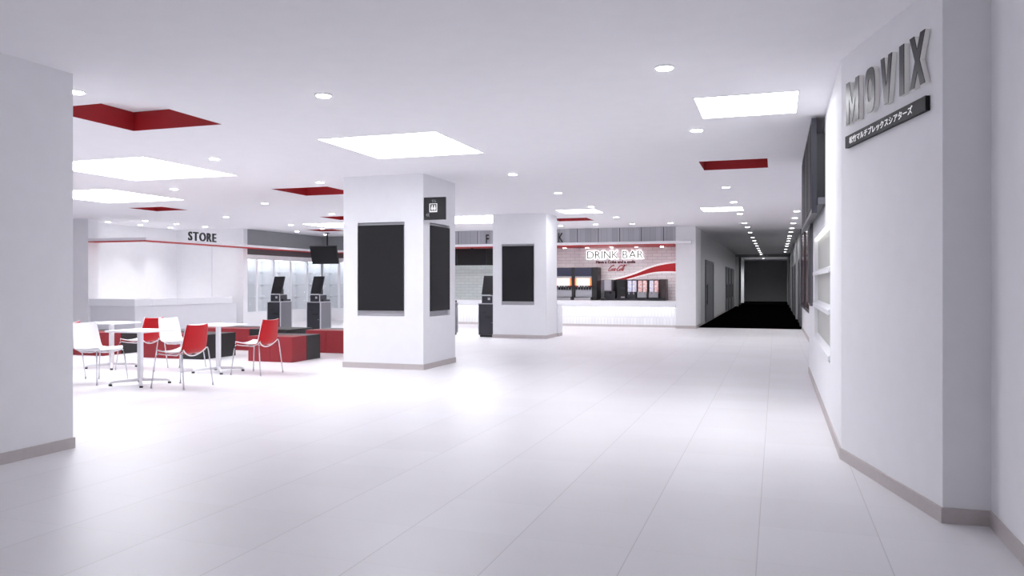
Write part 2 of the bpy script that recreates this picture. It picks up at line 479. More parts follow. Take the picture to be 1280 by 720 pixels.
def door(n, x, s, y0, y1, z, bar):
    """flush door on a corridor wall; s is the side it faces (+1 to +x)"""
    r = bpy.data.objects.new('door_%d' % n, None); COL.objects.link(r); r.location = (x, (y0+y1)/2, .006)
    r['kind'] = 'structure'
    w = (y1-y0)/2
    def b(name, m, a0, a1, c0, c1, z0, z1): return pbox(name, m, r, min(a0*s, a1*s), max(a0*s, a1*s), c0, c1, z0, z1)
    bm = NB()
    for q in ((0, .045, -w, -w+.12, 0, z), (0, .045, w-.12, w, 0, z), (0, .045, -w+.12, w-.12, z-.08, z)):
        box(bm, min(q[0]*s, q[1]*s), max(q[0]*s, q[1]*s), *q[2:])
    obj('door_frame', bm, M['doorframe'], r)
    leaf = b('door_leaf', M['door'], .0, .02, -w+.12, w-.12, 0, z-.08)
    if bar:
        bm = NB(); h = -w+.25
        box(bm, min(.05*s, .075*s), max(.05*s, .075*s), h-.02, h+.02, .62, 1.30)
        box(bm, min(.02*s, .05*s), max(.02*s, .05*s), h-.012, h+.012, .70, .73)
        box(bm, min(.02*s, .05*s), max(.02*s, .05*s), h-.012, h+.012, 1.20, 1.23)
        obj('door_handle', bm, M['black_matte'], leaf)
door(1, -2.25, 1, 27.2, 30.7, 2.12, True)
door(2, -2.25, 1, 38.6, 40.3, 2.12, True)
door(3, -2.25, 1, 41.0, 42.8, 2.12, True)
door(4, -2.25, 1, 43.6, 45.6, 2.12, True)
door(5, .76, -1, 27.0, 29.0, 2.12, False)
door(6, .76, -1, 33.0, 35.0, 2.12, False)
door(7, .76, -1, 38.0, 40.0, 2.12, False)

# ------------------------------------------------------------------ screen pillars
def pillar(name, x0, x1, y0, y1, fh, rh, label):
    """square pillar with recesses for screens in its front (fh) and right (rh) faces"""
    bm = NB(); d = .07
    holed(bm, x0, x1, 0, H, fh, lambda a, b: (a, y0, b))
    holed(bm, y0, y1, 0, H, rh, lambda a, b: (x1, a, b))
    quad(bm, (x1,y1,0), (x0,y1,0), (x0,y1,H), (x1,y1,H)); quad(bm, (x0,y1,0), (x0,y0,0), (x0,y0,H), (x0,y1,H))
    for a, b, c, e in fh:
        quad(bm, (a,y0,c), (b,y0,c), (b,y0+d,c), (a,y0+d,c)); quad(bm, (a,y0,e), (a,y0+d,e), (b,y0+d,e), (b,y0,e))
        quad(bm, (a,y0,c), (a,y0+d,c), (a,y0+d,e), (a,y0,e)); quad(bm, (b,y0,c), (b,y0,e), (b,y0+d,e), (b,y0+d,c))
        quad(bm, (a,y0+d,c), (b,y0+d,c), (b,y0+d,e), (a,y0+d,e))
    for a, b, c, e in rh:
        quad(bm, (x1,a,c), (x1,b,c), (x1-d,b,c), (x1-d,a,c)); quad(bm, (x1,a,e), (x1-d,a,e), (x1-d,b,e), (x1,b,e))
        quad(bm, (x1,a,c), (x1-d,a,c), (x1-d,a,e), (x1,a,e)); quad(bm, (x1,b,c), (x1,b,e), (x1-d,b,e), (x1-d,b,c))
        quad(bm, (x1-d,a,c), (x1-d,b,c), (x1-d,b,e), (x1-d,a,e))
    bmesh.ops.remove_doubles(bm, verts=bm.verts[:], dist=1e-4)
    o = struct(name, bm, M['pillar'])
    skirting('baseboard_' + name, [(x0,y1), (x0,y0), (x1,y0), (x1,y1), (x0,y1)], -1)
    return o
pillar('wall_front_pillar', -6.54, -5.15, 11.2, 12.48, [(-6.29,-5.47,.82,2.29)], [(11.44,12.24,.81,2.29)], '')
pillar('wall_rear_pillar', -6.6, -5.24, 18.42, 19.4, [(-6.37,-5.54,.81,2.29)], [], '')

def pillar_screen(loc, rotz, w, z0, z1, label):
    """portrait screen set into a pillar face: silver surround at top and bottom, black glass"""
    t = thing('display_screen', label, 'screen', loc, rotz, 'portrait screens in the pillars')
    h = z1-z0; a = w/2-.004
    bm = NB()
    box(bm, -a, a, .035, .066, .004, .085); box(bm, -a, a, .045, .066, h-.06, h-.004)
    box(bm, -a, -a+.012, .01, .066, .085, h-.06); box(bm, a-.012, a, .01, .066, .085, h-.06)
    obj('surround', bm, M['trimgrey'], t)
    pbox('screen_panel', M['black'], t, -a+.013, a-.013, -.012, .064, .086, h-.045)
    return t
pillar_screen((-5.88,11.2,.82), 0, .82, .82, 2.29, 'blank black portrait screen on the front face of the nearer pillar')
pillar_screen((-5.15,11.84,.81), math.pi/2, .80, .81, 2.29, 'blank black portrait screen on the right side face of the nearer pillar')
pillar_screen((-5.955,18.42,.81), 0, .83, .81, 2.29, 'blank black portrait screen on the farther pillar')

# white plinth behind the rear pillar
t = thing('low_cabinet', 'low white cabinet standing directly behind the farther pillar', 'cabinet', (-5.7,19.6,0))
pbox('cabinet_body', M['lacquer'], t, -.55, .5, -.185, .2, .08, .78); pbox('cabinet_top', M['lacquer'], t, -.56, .51, -.19, .21, .78, .80)
pbox('plinth', M['base'], t, -.54, .5, -.18, .19, 0, .08)

# elevator flag sign
t = thing('elevator_sign', 'square black elevator pictogram sign projecting from the nearer pillar', 'sign', (-4.975,11.235,2.31))
pbox('sign_board', M['black_matte'], t, -.173, .185, -.018, .018, 0, .345, bevel=.003)
def flat(name, polys, m, parent, y=-.0195, d=.003):
    bm = NB()
    for p in polys: prism(bm, p, y, y-d)
    return obj(name, bm, m, parent)
S = .345/28.2   # one unit of the drawing
def P2(pts): return [((x-1.5)*S-.173, .345-(y-3.5)*S) for x, y in pts]
def rect(x0, y0, x1, y1): return P2([(x0,y1), (x1,y1), (x1,y0), (x0,y0)])
def disc(cx, cy, rx, ry, n=16): return P2([(cx+rx*math.cos(2*math.pi*i/n), cy-ry*math.sin(2*math.pi*i/n)) for i in range(n)])
flat('up_arrow', [rect(13.4,6.6,14.4,10.2), P2([(11.8,7.9), (14.4,7.9), (14.4,6.2)])], M['grey_print'], t)
flat('down_arrow', [rect(16.2,6.6,17.2,10.2), P2([(16.2,10.4), (18.9,9), (16.2,9)])], M['grey_print'], t)
flat('cabin_outline', [rect(9.2,11.4,19.8,12.2), rect(9.2,12.2,10.2,20.6), rect(18.8,12.2,19.8,20.6), rect(9.2,20.6,19.8,22.2)], M['white_print'], t)
for cx in (13, 16.4):
    flat('figure', [disc(cx,14.4,.95,1.0), disc(cx,17.6,1.5,2.3)], M['white_print'], t)
flat('left_chevron', [P2([(4.2,25.6),(6.4,23.4),(7.0,24.0),(5.4,25.6),(7.0,27.2),(6.4,27.8)])], M['grey_print'], t)
flat('left_chevron', [P2([(6.6,25.6),(8.8,23.4),(9.4,24.0),(7.8,25.6),(9.4,27.2),(8.8,27.8)])], M['grey_print'], t)

# ------------------------------------------------------------------ store corner
wallbox('wall_store_pier', M['wall'], -20, -17.07, 16.28, 16.62)
wallbox('wall_store_left', M['wall'], -18.3, -18.05, 16.62, 20.65)
bm = NB(); box(bm, -18.3, -15.55, 20.65, 20.85, 0, H)
struct('wall_store_right', bm, M['wall'])
bm = NB(); box(bm, -16.72, -16.7, 20.64, 20.655, .0, 2.9)
struct('trim_11', bm, M['greyfront'])
# upper dark walls and low plinth behind the showcases
def upper(name, *a):
    bm = NB(); box(bm, *a, 2.50, H); o = struct(name, bm, M['slate']); return o
upper('wall_showcase_upper', -15.8, -15.6, 20.85, 25.2)
upper('wall_showcase_end_upper', -15.6, -11.5, 25.2, 25.4)
bm = NB(); box(bm, -15.8, -15.58, 20.85, 25.2, 2.24, 2.50); box(bm, -15.58, -11.5, 25.18, 25.4, 2.24, 2.50)
struct('trim_12', bm, M['umber'])
bm = NB()
box(bm, -15.8, -15.6, 20.85, 25.2, 0, .40); box(bm, -15.6, -11.5, 25.2, 25.4, 0, .40)
box(bm, -15.8, -15.6, 20.85, 25.2, 2.14, 2.24); box(bm, -15.6, -11.5, 25.2, 25.4, 2.14, 2.24)
struct('wall_showcase_lower', bm, M['wall'])
wallbox('wall_showcase_back', M['wall'], -16.3, -16.2, 20.85, 25.9)
wallbox('wall_showcase_end_back', M['wall'], -16.2, -11.3, 25.8, 25.9)
wallbox('wall_food_left_return', M['wall'], -11.5, -11.3, 24.1, 25.8)

def showcase(loc, rotz, w, label):
    """glazed lit showcase: opening faces +x before rotation, w along y"""
    t = thing('showcase', label, 'showcase', loc, rotz, 'lit glass showcases')
    a = w/2; h = 1.74; d = .46
    bm = NB()
    box(bm, -d, -d+.02, -a, a, 0, h); box(bm, -d+.02, 0, -a, -a+.05, 0, h); box(bm, -d+.02, 0, a-.05, a, 0, h)
    box(bm, -d+.02, 0, -a+.05, a-.05, 0, .05); box(bm, -d+.02, 0, -a+.05, a-.05, h-.05, h)
    obj('case_frame', bm, M['lacquer'], t)
    pbox('light_strip', M['strip_soft'], t, -.30, -.12, -a+.07, a-.07, h-.065, h-.052)
    for z in (.46, .88, 1.30):
        s = pbox('glass_shelf', M['glass'], t, -d+.021, -.06, -a+.051, a-.051, z, z+.012)
        for q in (-a+.10, a-.12): pbox('shelf_bracket', M['trimgrey'], s, -d+.021, -d+.12, q, q+.02, z-.04, z-.001)
    pbox('glass_door', M['glass'], t, -.02, -.012, -a+.051, a-.051, .051, h-.051)
    return t
for i, (y0, y1, lb) in enumerate(((20.88,21.40,'narrow first from the left'), (21.40,22.3,'second from the left'), (22.3,23.25,'third from the left'), (23.25,24.26,'fourth from the left'), (24.26,25.18,'fifth, left of the inner corner'))):
    showcase((-15.6,(y0+y1)/2,.40), 0, y1-y0, 'lit glass showcase with empty shelves behind the ticket kiosks, %s' % lb)
for i, (x0, x1, lb) in enumerate(((-15.58,-14.9,'first'), (-14.9,-14.0,'second'))):
    showcase(((x0+x1)/2,25.2,.40), -math.pi/2, x1-x0, 'lit glass showcase below the hanging screen, %s right of the inner corner' % lb)
bm = NB(); box(bm, -14.0, -11.5, 25.2, 25.4, .40, 2.14); struct('wall_showcase_side', bm, M['wall'])

# canopy ledge with red lower edge running round the store
bm = NB()
prof = [(-17.07,16.28), (-15.2,16.28), (-15.2,24.85), (-11.5,24.85)]
box(bm, -17.07, -15.2, 16.28, 16.62, 2.435, 2.51); box(bm, -15.55, -15.2, 16.62, 24.85, 2.435, 2.51)
box(bm, -15.2, -11.5, 24.85, 25.2, 2.435, 2.51); box(bm, -15.55, -15.2, 24.85, 25.2, 2.435, 2.51)
struct('trim_13', bm, M['ledge'])
bm = NB()
box(bm, -17.07, -15.195, 16.275, 16.62, 2.412, 2.435); box(bm, -15.55, -15.195, 16.62, 24.85, 2.412, 2.435)
box(bm, -15.195, -11.5, 24.845, 25.2, 2.412, 2.435)
struct('trim_14', bm, M['red_soffit'])
t = thing('store_sign', 'black upright letters reading STORE standing on the white ledge', 'sign', (-15.215,17.87,2.51), 0)
t.matrix_world = frame((-15.24,17.86,2.51), (0,1,0), (1,0,0))
lettered('STORE', 1.12, .245, .035, M['letter_black'], t, gap=.17, offset=.012)

# L-shaped store counter
t = thing('store_counter', 'white L-shaped service counter in front of the bare store corner', 'counter', (-15.56,16.3,0))
pbox('counter_top', M['lacquer'], t, -1.5, 0, 0, .6, .75, .93, bevel=.004)
pbox('counter_top', M['lacquer'], t, -.6, 0, .6, 3.85, .75, .93, bevel=.004)
pbox('counter_front', M['greyfront'], t, -1.5, -.05, .05, .5, .08, .75)
pbox('counter_front', M['greyfront'], t, -.5, -.05, .5, 4.1, .08, .75)
pbox('plinth', M['base'], t, -1.5, -.07, .07, .48, 0, .08); pbox('plinth', M['base'], t, -.48, -.07, .48, 4.08, 0, .08)

# ------------------------------------------------------------------ food and drink counter
FX0, FX1 = -11.3, -2.83
sbox('wall_food_fascia', M['planks'], FX0, FX1, 24.0, 24.14, 2.575, H)
sbox('ceiling_food_soffit', M['red_soffit'], FX0, FX1, 24.14, 25.6, 2.50, 2.56)
bm = NB(); box(bm, FX0, -2.35, 23.7, 24.0, 2.505, 2.585); struct('trim_15', bm, M['ledge'])
bm = NB(); box(bm, FX0, FX1, 23.71, 24.14, 2.485, 2.505); struct('trim_16', bm, M['red_soffit'])
bm = NB(); box(bm, -7.1, FX1, 25.6, 25.7, 0, 2.5); struct('wall_drink_bar', bm, M['subway'])
bm = NB(); box(bm, FX0, -7.1, 25.6, 25.7, 0, 2.5); struct('wall_food_back', bm, M['subway_green'])
t = thing('food_counter', 'long white food and drink counter with bright underlit tiled front', 'counter', (-7.0,24.1,0))
pbox('counter_top', M['lacquer'], t, FX0+7.02, FX1+6.98, 0, .75, .605, .80, bevel=.004)
pbox('back_counter_top', M['lacquer'], t, FX0+7.02, FX1+6.98, .75, 1.49, .70, .80)
pbox('counter_front', M['tilefront'], t, FX0+7.02, FX1+6.98, .26, .5, .07, .605)
pbox('light_strip', M['strip'], t, FX0+7.05, FX1+6.95, .06, .14, .592, .604)
pbox('plinth', M['base'], t, FX0+7.02, FX1+6.98, .25, .48, 0, .07)
# menu boards over the food counter
for cx, w, lb in ((-10.64,1.2,'left one, beside the nearer pillar'), (-9.52,1.02,'middle one, left of the seam'), (-8.375,1.25,'right one, beside the farther pillar')):
    t = thing('menu_board', 'blank black menu screen under the food counter ledge, %s' % lb, 'menu screen', (cx,24.5,1.93), 0, 'black menu screens')
    pbox('screen_panel', M['black'], t, -w/2+.012, w/2-.012, -.005, .03, .012, .535)
    pbox('bezel', M['black_matte'], t, -w/2, w/2, .0, .06, 0, .548)
    pbox('hanger', M['black_matte'], t, -.03, .03, .02, .05, .548, .57)
t = thing('cove_light', 'thin bright cove light along the top of the green tiled wall', 'cove light', (-9.2,25.5,2.2))
pbox('housing', M['lacquer'], t, -2.1, 2.1, -.05, .1, .0, .04); pbox('light_strip', M['strip'], t, -2.05, 2.05, -.04, .06, -.012, 0)

t = thing('food_sign', 'dark grey FOOD & DRINK letters on grey boards, half hidden by the pillar', 'sign')
t.matrix_world = frame((-8.83,24.0,2.615), (1,0,0), (0,-1,0))
for q in lettered('FOOD & DRINK', 2.52, .29, .03, M['letter_black'], t, gap=.46, offset=.014, space=.0)[1:]: q.location.x = .035

t = thing('drink_bar_sign', 'glowing halo-lit DRINK BAR letters on the tiled wall', 'sign')
t.matrix_world = frame((-5.87,25.6,2.15), (1,0,0), (0,-1,0))
lettered('DRINK BAR', 1.83, .235, .02, M['letter_black'], t, d0=.055, gap=.12, offset=-.005, space=.30)
def halo(word, width, height, grow, m, parent):
    gl = []; x = 0
    for ch in word:
        if ch == ' ': x += .30; continue
        me = glyphs(ch, offset=-.012); xs = [v.co.x for v in me.vertices]; w = max(xs)-min(xs)
        bpy.data.meshes.remove(me); gl.append((ch, x, w)); x += w+.12
    k = width/(gl[-1][1]+gl[-1][2])
    for ch, x0, w in gl:
        me = glyphs(ch, offset=.055)
        fit(me, x0*k-grow, (x0+w)*k+grow, -grow, height+grow, .012, .05)
        put('halo', me, m, parent)
halo('DRINK BAR', 1.83, .235, .028, M['halo'], t)
t = thing('slogan', 'small maroon lettering Have a Coke and a smile on the tiled wall', 'lettering')
t.matrix_world = frame((-5.59,25.6,1.985), (1,0,0), (0,-1,0))
put('lettering', fit(glyphs('Have a Coke and a smile', offset=.04), 0, 1.29, 0, .1, 0, .012), M['maroon'], t)

# script logo: hand-drawn slanted strokes
t = thing('script_logo', 'red flowing script logo reading Coca-Cola on the tiled wall', 'logo')
t.matrix_world = frame((-5.19,25.6,1.74), (1,0,0), (0,-1,0))
def stroke(parts, name, m, parent, W=.50, Hh=.19, r=.0062):
    bm = NB()
    for pts, wid in parts:
        # Catmull-Rom through the points, ribbon drawn as a flattened tube
        Q = []
        for i in range(len(pts)-1):
            p0 = pts[max(i-1, 0)]; p1 = pts[i]; p2 = pts[i+1]; p3 = pts[min(i+2, len(pts)-1)]
            for k in range(6):
                s = k/6
                f = lambda a, b, c, d: .5*((2*b)+(-a+c)*s+(2*a-5*b+4*c-d)*s*s+(-a+3*b-3*c+d)*s**3)
                Q.append((f(p0[0],p1[0],p2[0],p3[0]), f(p0[1],p1[1],p2[1],p3[1])))
        Q.append(pts[-1]); n = len(Q)
        rad = [r*wid*(.55+.75*math.sin(math.pi*i/(n-1))) for i in range(n)]
        tube(bm, [((x+.28*y)*W, y*Hh, .008) for x, y in Q], rad, n=6)
    return obj(name, bm, m, parent)
def bigC(x): return [([(x+.15,.78), (x+.13,.97), (x+.06,.98), (x-.01,.7), (x-.02,.3), (x+.04,.02), (x+.11,.04), (x+.16,.2)], 1.5)]
def sm_o(x): return [([(x+.05,.45), (x+.01,.36), (x+.0,.18), (x+.03,.05), (x+.075,.12), (x+.085,.32), (x+.05,.45)], 1.1)]
def sm_c(x): return [([(x+.08,.38), (x+.05,.45), (x+.01,.34), (x+.0,.16), (x+.03,.04), (x+.09,.14)], 1.1)]
def sm_a(x): return [([(x+.07,.42), (x+.03,.44), (x+.0,.22), (x+.02,.05), (x+.055,.14), (x+.08,.45)], 1.1), ([(x+.08,.45), (x+.075,.1), (x+.11,.06), (x+.13,.14)], 1.0)]
for g in (bigC(0), sm_o(.13), sm_c(.235), sm_a(.325), bigC(.545), sm_o(.675), [([(.79,.1), (.83,.6), (.84,.92), (.805,.96), (.79,.5), (.79,.12), (.83,.05)], 1.1)], sm_a(.86)):
    stroke(g, 'letter', M['cokered'], t)
stroke([([(.465,.27), (.505,.27)], 1.2)], 'hyphen', M['cokered'], t)
stroke([([(.69,.92), (.74,1.06), (.85,.96), (.96,1.04)], 1.2)], 'flourish', M['cokered'], t)

# red wave across the tiled wall
t = thing('wave_graphic', 'red wave ribbon with white edges sweeping up the tiled wall', 'wall graphic')
t.matrix_world = frame((0,25.598,0), (1,0,0), (0,-1,0))
TOP = [(-6.6,1.36), (-5.9,1.42), (-5.4,1.42), (-4.95,1.46), (-4.41,1.60), (-3.77,1.845), (-3.3,1.95), (-2.84,1.995)]
BOT = [(-6.6,1.14), (-5.9,1.20), (-5.4,1.23), (-4.95,1.36), (-4.41,1.52), (-3.77,1.685), (-3.3,1.72), (-2.84,1.705)]
def smooth_line(L, n=8):
    Q = []
    for i in range(len(L)-1):
        p0 = L[max(i-1, 0)]; p1 = L[i]; p2 = L[i+1]; p3 = L[min(i+2, len(L)-1)]
        for k in range(n):
            s = k/n
            Q.append(tuple(.5*((2*p1[j])+(-p0[j]+p2[j])*s+(2*p0[j]-5*p1[j]+4*p2[j]-p3[j])*s*s+(-p0[j]+3*p1[j]-3*p2[j]+p3[j])*s**3) for j in (0, 1)))
    Q.append(L[-1]); return Q
def ribbon(name, T, B, d, m):
    bm = NB(); T = smooth_line(T); B = smooth_line(B)
    for i in range(len(T)-1):
        for z in (.0005, d):
            quad(bm, (*B[i],z), (*B[i+1],z), (*T[i+1],z), (*T[i],z))
        quad(bm, (*B[i],0), (*B[i+1],0), (*B[i+1],d), (*B[i],d)); quad(bm, (*T[i],0), (*T[i+1],0), (*T[i+1],d), (*T[i],d))
    bmesh.ops.remove_doubles(bm, verts=bm.verts[:], dist=1e-5)
    return obj(name, bm, m, t)
ribbon('red_band', TOP, BOT, .010, M['cokered'])
ribbon('white_edge', [(x, z+.055) for x, z in TOP], [(x, z+.002) for x, z in TOP], .008, M['white_print'])
ribbon('white_edge', [(x, z-.002) for x, z in BOT], [(x, z-.05) for x, z in BOT], .008, M['white_print'])

# soffit downlights over the drink bar
sx = [-6.52, -5.77, -4.98, -4.19, -3.38]
for i, x in enumerate(sx[:5]):
    t = thing('soffit_light', 'tiny bright spotlight in the red drink bar soffit, %s' % ['behind the farther pillar edge', 'above the left end of the lettering', 'above the letters I and N', 'above the letters B and A', 'at the right end over the wave'][i], 'spotlight', (x,25.1,2.5), 0, 'spotlights in the red soffit')
    bm = NB(); cyl(bm, 0, 0, -.015, 0, .06); obj('ring', bm, M['lacquer'], t)
    bm = NB(); cyl(bm, 0, 0, -.024, -.015, .048); obj('lens', bm, M['lamp'], t)
    l = bpy.data.lights.new('soffit_lamp', 'SPOT'); l.energy = 34; l.spot_size = 1.9; l.spot_blend = 1; l.shadow_soft_size = .05
    lo = bpy.data.objects.new('soffit_lamp', l); COL.objects.link(lo); lo.parent = t; lo.location = (0, 0, -.04)

# post-mix dispensers
def dispenser(x, label):
    t = thing('drink_dispenser', label, 'drink dispenser', (x,24.95,.80), 0, 'drink dispensers')
    bm = NB()
    box(bm, -.33, .33, .10, .58, 0, 1.05); box(bm, -.33, -.28, -.02, .10, 0, 1.05); box(bm, .28, .33, -.02, .10, 0, 1.05)
    obj('cabinet', bm, M['black_matte'], t)
    pbox('hood', M['navy'], t, -.278, .278, -.03, .099, .78, 1.04, bevel=.006)
    bm = NB()
    box(bm, -.27, .27, -.01, .099, .62, .765); box(bm, -.27, .27, .04, .099, .10, .62)
    f = obj('front_housing', bm, M['silver'], t, bevel=.004)
    pbox('lit_panel', M['orange_lit'], t, -.265, .265, -.06, .03, .47, .70, bevel=.01)
    bm = NB()
    box(bm, -.265, .265, -.05, .035, .41, .465)
    v = obj('valve_bar', bm, M['charcoal'], t)
    for k in range(6):
        bm = NB(); cyl(bm, -.22+k*.088, -.03, .33, .41, .022, 10, .028); obj('nozzle', bm, M['black_matte'], v)
        bm = NB(); box(bm, -.245+k*.088, -.195+k*.088, -.056, -.0505, .425, .455)
        obj('flavour_button', bm, M['cokered'] if k in (0, 5) else (M['can_blue'] if k % 2 else M['silver']), v)
    bm = NB(); box(bm, -.27, .27, -.13, .039, .0, .09)
    tr = obj('drip_tray', bm, M['silver'], t, bevel=.004)
    bm = NB()
    for k in range(12): box(bm, -.25+k*.042, -.235+k*.042, -.12, .03, .0905, .096)
    box(bm, -.25, .23, -.12, -.11, .0905, .096); box(bm, -.25, .23, .02, .03, .0905, .096)
    obj('grille', bm, M['black_matte'], tr)
    return t
d0 = dispenser(-5.86, 'drink dispenser with orange lit panel, right one, its black side showing')
dup(d0, (-6.52,24.95,.80), 0, 'drink dispenser with orange lit panel, left one, cut off by the farther pillar')
# black side housing of the dispenser pair
t = thing('side_cabinet', 'tall black side housing at the right end of the drink dispensers', 'housing', (-5.44,25.2,.80))
pbox('body', M['black_matte'], t, -.085, .03, -.3, .33, 0, 1.05); pbox('vent', M['charcoal'], t, .03, .034, -.2, .2, .3, .8)

# coffee and powder machines on the right
t = thing('machine_backing', 'wide low black backing cabinet behind the drink machines', 'cabinet', (-4.27,25.35,.80))
pbox('cabinet', M['black_matte'], t, -1.0, .83, .05, .22, .062, .655); pbox('cable_cover', M['charcoal'], t, -.9, .7, .22, .24, .1, .3)
t = thing('machine_tray', 'long flat black tray under the low drink machines', 'tray', (-4.27,25.05,.80))
pbox('tray', M['black_matte'], t, -1.0, 1.02, -.25, .52, 0, .05); pbox('rim', M['charcoal'], t, -1.0, 1.02, -.26, -.25, 0, .059)
t = thing('brown_machine', 'plain dark brown machine at the right end of the drink machines', 'drink machine', (-3.34,25.2,.86))
pbox('body', M['brown'], t, -.09, .09, -.2, .3, 0, .59, bevel=.006); pbox('lid', M['black_matte'], t, -.093, .093, -.21, .31, .59, .605)
t = thing('ice_dispenser', 'grey rounded drink machine at the left end of the low machines', 'drink machine', (-5.03,25.02,.86))
pbox('head', M['kiosk_side'], t, -.24, .12, -.2, .22, .22, .60, bevel=.035); pbox('face_panel', M['trimgrey'], t, -.12, .10, -.215, -.19, .25, .58, bevel=.012)
pbox('stand', M['charcoal'], t, -.1, .2, -.1, .2, 0, .22); pbox('spout', M['black_matte'], t, -.04, .06, -.2, -.1, .14, .22)
t = thing('coffee_brewer', 'tall black brewer between the grey machine and the canisters', 'drink machine', (-4.62,25.02,.86))
pbox('body', M['black_matte'], t, -.14, .14, -.12, .2, 0, .60, bevel=.01); pbox('label_plate', M['silver'], t, -.02, .1, -.127, -.121, .02, .06)
pbox('spout', M['charcoal'], t, -.03, .1, -.18, -.12, .3, .36)
def canisters(x, label, cols, base):
    t = thing('canister_dispenser', label, 'canister dispenser', (x,25.0,.86), 0, 'twin canister dispensers')
    pbox('base', M[base], t, -.145, .145, -.14, .16, .03, .21, bevel=.01)
    pbox('back_panel', M['brown'], t, -.155, .155, .16, .20, .03, .60)
    pbox('foot', M['charcoal'], t, -.15, .15, -.12, .14, 0, .03)
    for k, c in enumerate(cols):
        px = (-.075, .075)[k]
        bm = NB(); cyl(bm, px, -.02, .21, .565, .064, 18); cn = obj('canister', bm, M[c], t, smooth=False)
        bm = NB(); cyl(bm, px, -.02, .565, .595, .067, 18); obj('lid', bm, M['charcoal'], cn)
        bm = NB(); cyl(bm, px, -.15, .13, .2, .022, 12); obj('nozzle', bm, M['silver'], cn)
    return t
canisters(-4.30, 'twin canister dispenser with pale blue canisters and dark base', ('can_blue', 'can_blue'), 'charcoal')
canisters(-3.97, 'twin canister dispenser with two pink canisters, middle one', ('can_pink', 'can_pink'), 'silver')
canisters(-3.615, 'twin canister dispenser with one pale blue and one pink canister', ('can_blue', 'can_pink'), 'silver')

# ------------------------------------------------------------------ right wall fittings
# overhead sign box of three screens
t = thing('overhead_screens', 'row of dark overhead screens hung high along the right wall', 'screen row', (.34,10.09,2.04))
L_ = 3.08
pbox('back_box', M['black_matte'], t, .05, .128, -L_/2+.02, L_/2, .16, .80)
for k in range(3):
    y0 = -L_/2+k*L_/3
    bz = pbox('screen_housing', M['charcoal'], t, 0, .05, y0+.006, y0+L_/3-.006, 0, .955)
    pbox('screen_panel', M['black'], bz, -.006, 0, y0+.05, y0+L_/3-.05, .05, .90)
pbox('wall_bracket', M['kiosk_side'], t, .06, .128, -L_/2+.02, L_/2, .09, .155)

# lit display niche
t = thing('display_niche', 'lit wall niche with three sloping white shelves on the right wall', 'display shelf', (.47,9.435,.60))
W2 = (11.03-7.84)/2-.004
pbox('back_panel', M['nicheback'], t, ND-.012, ND-.002, -W2, W2, .004, 1.296)
for z in (.03, .455, .845):
    bm = NB()
    pts = [(-.018, z-.015), (ND-.014, z+.03), (ND-.014, z+.065), (-.018, z+.03)]
    for a, b in zip(range(4), (1, 2, 3, 0)):
        quad(bm, (pts[a][0],-W2,pts[a][1]), (pts[b][0],-W2,pts[b][1]), (pts[b][0],W2,pts[b][1]), (pts[a][0],W2,pts[a][1]))
    quad(bm, *[(p[0],-W2,p[1]) for p in pts]); quad(bm, *[(p[0],W2,p[1]) for p in pts])
    bmesh.ops.remove_doubles(bm, verts=bm.verts[:], dist=1e-5)
    obj('shelf', bm, M['lacquer'], t)
pbox('light_strip', M['strip_niche'], t, .005, ND-.016, -W2+.02, W2-.02, 1.282, 1.292)

# slim dark panel and metal post beyond the niche
t = thing('wall_display', 'slim dark wall display seen edge-on beside the lit niche', 'screen', (.47,11.75,1.03))
pbox('housing', M['kiosk_side'], t, -.035, 0, -.40, .40, 0, 1.10); pbox('screen_panel', M['black'], t, -.04, -.035, -.37, .37, .03, 1.07)
t = thing('metal_post', 'grey vertical metal strip at the near edge of the posters', 'metal strip', (.70,18.05,0))
pbox('strip', M['kiosk_side'], t, -.02, .02, -.16, .16, 0, 2.60); pbox('edge', M['trimgrey'], t, -.03, -.02, -.16, -.1, 0, 2.60)
for k, (y0, y1, lb) in enumerate(((18.5,21.4,'large dark poster panel on the right wall, nearer one'), (21.55,24.5,'large dark poster panel on the right wall, beside the corridor entrance'))):
    t = thing('poster_panel', lb, 'poster', (.72,(y0+y1)/2,.68), 0, 'dark wall posters')
    w = (y1-y0)/2
    bm = NB(); box(bm, -.04, 0, -w, -w+.06, 0, 2.05); box(bm, -.04, 0, w-.06, w, 0, 2.05); box(bm, -.04, 0, -w+.06, w-.06, 0, .05); box(bm, -.04, 0, -w+.06, w-.06, 2.0, 2.05)
    obj('poster_frame', bm, M['charcoal'], t)
    pbox('poster_sheet', poster_mat('poster_print_%d' % k, k+1), t, -.022, -.001, -w+.06, w-.06, .05, 2.0)

